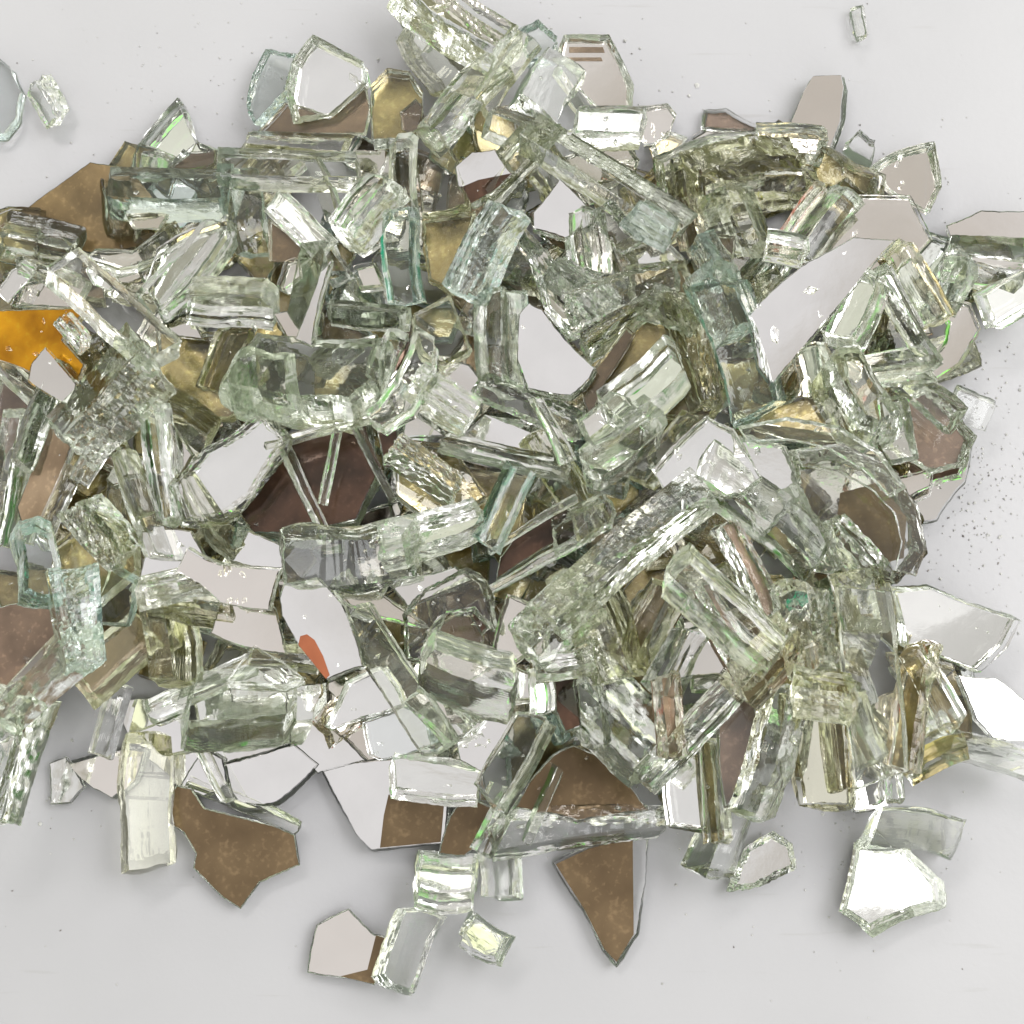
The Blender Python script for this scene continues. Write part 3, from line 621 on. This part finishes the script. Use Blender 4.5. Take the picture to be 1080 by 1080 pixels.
# ---------------------------------------------------------------- splinters lying on the pieces of the heap
bpy.context.view_layer.update(); dg = bpy.context.evaluated_depsgraph_get()
bm = bmesh.new(); rs = random.Random(9)
clusters = [(500, 775, 12), (690, 150, 20), (655, 240, 25), (440, 380, 30), (230, 640, 40), (250, 250, 40), (800, 530, 50), (600, 330, 50), (600, 690, 50), (400, 590, 50), (960, 440, 40), (100, 400, 50), (850, 640, 40)]
pts = [(rs.uniform(0, 1070), rs.uniform(20, 890)) for _ in range(380)]
for cx_, cy_, r_ in clusters: pts += [(rs.gauss(cx_, r_*.6), rs.gauss(cy_, r_*.6)) for _ in range(11)]
for x, y in pts:
    if not inside(x, y): continue
    hit, loc_, nor, idx, ob, _m = sc.ray_cast(dg, cam.location, ray(x, y))
    if not hit: continue
    r = rs.uniform(.8, 2.8)*S*(1 if rs.random() < .85 else 1.8); el = rs.uniform(1, 2.2)
    q = Vector((rs.uniform(-1, 1), rs.uniform(-1, 1), rs.uniform(-1, 1))).normalized()
    ax = nor.cross(q).normalized(); ay = nor.cross(ax)
    n = rs.choice([3, 4, 5]); base = loc_ + nor*.00005; lo_ = []; hi_ = []
    for k in range(n):
        t = 2*math.pi*k/n + rs.uniform(-.35, .35); u = ax*math.cos(t)*r*el + ay*math.sin(t)*r
        lo_.append(bm.verts.new(base+u)); hi_.append(bm.verts.new(base+u*rs.uniform(.5, .9)+nor*r*rs.uniform(.4, 1.1)))
    bm.faces.new(lo_[::-1])
    for k in range(n): bm.faces.new((lo_[k], lo_[(k+1) % n], hi_[(k+1) % n], hi_[k]))
    cc = bm.verts.new(sum((v.co for v in hi_), Vector())/n + nor*r*.1)
    for k in range(n): bm.faces.new((hi_[k], hi_[(k+1) % n], cc))
bmesh.ops.recalc_face_normals(bm, faces=bm.faces)
me = bpy.data.meshes.new('glass_splinters'); bm.to_mesh(me); bm.free(); me.materials.append(GL['clear', 0])
o = bpy.data.objects.new('glass_splinters', me); C.objects.link(o); o['kind'] = 'stuff'; o['label'] = 'tiny glittering splinters scattered over the broken glass'; o['category'] = 'glass splinters'

# ---------------------------------------------------------------- table top
m, nt, out = new_mat('white_painted_board'); N = nt.nodes.new; L = nt.links.new
p = N('ShaderNodeBsdfPrincipled'); L(p.outputs[0], out.inputs['Surface']); p.inputs['Roughness'].default_value = .42
tc = N('ShaderNodeTexCoord')
n1 = N('ShaderNodeTexNoise'); n1.inputs['Scale'].default_value = 7; n1.inputs['Detail'].default_value = 5; L(tc.outputs['Object'], n1.inputs['Vector'])
r1 = N('ShaderNodeValToRGB'); r1.color_ramp.elements[0].position = .3; r1.color_ramp.elements[1].position = .7
r1.color_ramp.elements[0].color = (.395,.395,.416, 1); r1.color_ramp.elements[1].color = (.440,.439,.463, 1); L(n1.outputs['Fac'], r1.inputs['Fac'])
# faint scuffs
mp = N('ShaderNodeMapping'); mp.inputs['Scale'].default_value = (22, 260, 1); mp.inputs['Rotation'].default_value = (0, 0, .25); L(tc.outputs['Object'], mp.inputs['Vector'])
n2 = N('ShaderNodeTexNoise'); n2.inputs['Scale'].default_value = 1; n2.inputs['Detail'].default_value = 4; L(mp.outputs[0], n2.inputs['Vector'])
r2 = N('ShaderNodeValToRGB'); r2.color_ramp.elements[0].position = .66; r2.color_ramp.elements[1].position = .74
r2.color_ramp.elements[0].color = (0, 0, 0, 1); r2.color_ramp.elements[1].color = (.35, .35, .35, 1); L(n2.outputs['Fac'], r2.inputs['Fac'])
x = N('ShaderNodeMix'); x.data_type = 'RGBA'; L(r2.outputs[0], x.inputs[0]); L(r1.outputs[0], x.inputs[6]); x.inputs[7].default_value = (.33,.32,.32, 1)
L(x.outputs[2], p.inputs['Base Color'])
n3 = N('ShaderNodeTexNoise'); n3.inputs['Scale'].default_value = 350; n3.inputs['Detail'].default_value = 3; L(tc.outputs['Object'], n3.inputs['Vector'])
b = N('ShaderNodeBump'); b.inputs['Strength'].default_value = .12; b.inputs['Distance'].default_value = .0006; L(n3.outputs['Fac'], b.inputs['Height']); L(b.outputs[0], p.inputs['Normal'])
bm = bmesh.new(); bmesh.ops.create_grid(bm, x_segments=2, y_segments=2, size=1.2)
me = bpy.data.meshes.new('table_top'); bm.to_mesh(me); bm.free(); me.materials.append(m)
o = bpy.data.objects.new('table_top', me); C.objects.link(o); o['kind'] = 'structure'; o['label'] = 'white painted table top under the broken glass'

# ---------------------------------------------------------------- light: soft indoor surroundings, ceiling lamps and added glint lamps
w = bpy.data.worlds.new('World'); sc.world = w; w.use_nodes = True; nt = w.node_tree; nt.nodes.clear(); N = nt.nodes.new; L = nt.links.new
wo = N('ShaderNodeOutputWorld'); bg = N('ShaderNodeBackground'); L(bg.outputs[0], wo.inputs[0])
tc = N('ShaderNodeTexCoord'); sp = N('ShaderNodeSeparateXYZ'); L(tc.outputs['Generated'], sp.inputs[0])
rz = N('ShaderNodeValToRGB'); e = rz.color_ramp.elements
e[0].position = 0.0; e[0].color = (.40,.41,.25, 1); e[1].position = 1.0; e[1].color = (.80,.79,.785, 1)
for q, c in ((.22, (.53,.55,.38)), (.40, (.60,.61,.52)), (.60, (.76,.77,.74)), (.80, (.80,.79,.785))):
    k = e.new(q); k.color = (*c, 1)
L(sp.outputs['Z'], rz.inputs['Fac'])
v = N('ShaderNodeTexVoronoi'); v.inputs['Scale'].default_value = 3.2; L(tc.outputs['Generated'], v.inputs['Vector'])
bw = N('ShaderNodeSeparateColor'); L(v.outputs['Color'], bw.inputs[0])
rr = N('ShaderNodeValToRGB'); f = rr.color_ramp.elements; f[0].position = .2; f[0].color = (.36,.35,.26, 1); f[1].position = .85; f[1].color = (2.1,2.1,2.05, 1)
L(bw.outputs[0], rr.inputs['Fac'])
# the blocky variation fades out towards the plain ceiling overhead
mr = N('ShaderNodeMapRange'); mr.inputs['From Min'].default_value = .55; mr.inputs['From Max'].default_value = .85; mr.inputs['To Min'].default_value = 1; mr.inputs['To Max'].default_value = 0
L(sp.outputs['Z'], mr.inputs['Value'])
mx = N('ShaderNodeMix'); mx.data_type = 'RGBA'; L(mr.outputs[0], mx.inputs[0]); mx.inputs[6].default_value = (1, 1, 1, 1); L(rr.outputs[0], mx.inputs[7])
cn = N('ShaderNodeTexNoise'); cn.inputs['Scale'].default_value = 4.2; cn.inputs['Detail'].default_value = 1.5; cn.inputs['Distortion'].default_value = .4; L(tc.outputs['Generated'], cn.inputs['Vector'])
cr = N('ShaderNodeValToRGB'); cr.color_ramp.elements[0].position = .43; cr.color_ramp.elements[0].color = (.70,.67,.63, 1); cr.color_ramp.elements[1].position = .52; cr.color_ramp.elements[1].color = (.89,.88,.88, 1)
L(cn.outputs['Fac'], cr.inputs['Fac']); L(cr.outputs[0], mx.inputs[6])
mu = N('ShaderNodeMix'); mu.data_type = 'RGBA'; mu.blend_type = 'MULTIPLY'; mu.inputs[0].default_value = 1; L(rz.outputs[0], mu.inputs[6]); L(mx.outputs[2], mu.inputs[7])
L(mu.outputs[2], bg.inputs['Color']); bg.inputs['Strength'].default_value = 1.12
def area(name, loc, size, energy, col, target=(0, 0, 0)):
    l = bpy.data.lights.new(name, 'AREA'); l.shape = 'RECTANGLE'; l.size, l.size_y = size; l.energy = energy; l.color = col
    o = bpy.data.objects.new(name, l); C.objects.link(o); o.location = loc
    o.rotation_euler = (Vector(target)-Vector(loc)).to_track_quat('-Z', 'Y').to_euler()
area('window_and_glint_lamp', (1.15, .40, 1.45), (1.35, 1.1), 25, (1, .99, .97))
area('window_and_glint_lamp', (-1.5, .2, .75), (.5, .6), 1.8, (.95, .98, 1))  # no known source; added at the left for glints in the glass
area('ceiling_and_glint_lamp', (.1, 1.5, .9), (.5, .12), 3, (1, .99, .96))  # slim extra lamp, added only for white glints
area('ceiling_and_glint_lamp', (.95, .1, 1.9), (.6, .9), 3.5, (1, 1, 1))
area('ceiling_and_glint_lamp', (-.5, 1.0, 1.7), (.9, .25), 9, (1, .97, .93))
area('ceiling_and_glint_lamp', (.25, -.9, 1.8), (.35, .9), 5, (.97, .98, 1))
sc.render.engine = 'CYCLES'; cy = sc.cycles
cy.max_bounces = 22; cy.transmission_bounces = 20; cy.glossy_bounces = 12; cy.diffuse_bounces = 4; cy.volume_bounces = 0; cy.transparent_max_bounces = 8
cy.caustics_reflective = True; cy.caustics_refractive = True; cy.blur_glossy = 0.3; cy.sample_clamp_indirect = 8
cy.use_denoising = True; cy.denoiser = 'OPENIMAGEDENOISE'; cy.denoising_input_passes = 'RGB_ALBEDO_NORMAL'
sc.view_settings.view_transform = 'Standard'; sc.view_settings.look = 'None'; sc.view_settings.exposure = 0; sc.view_settings.gamma = 1
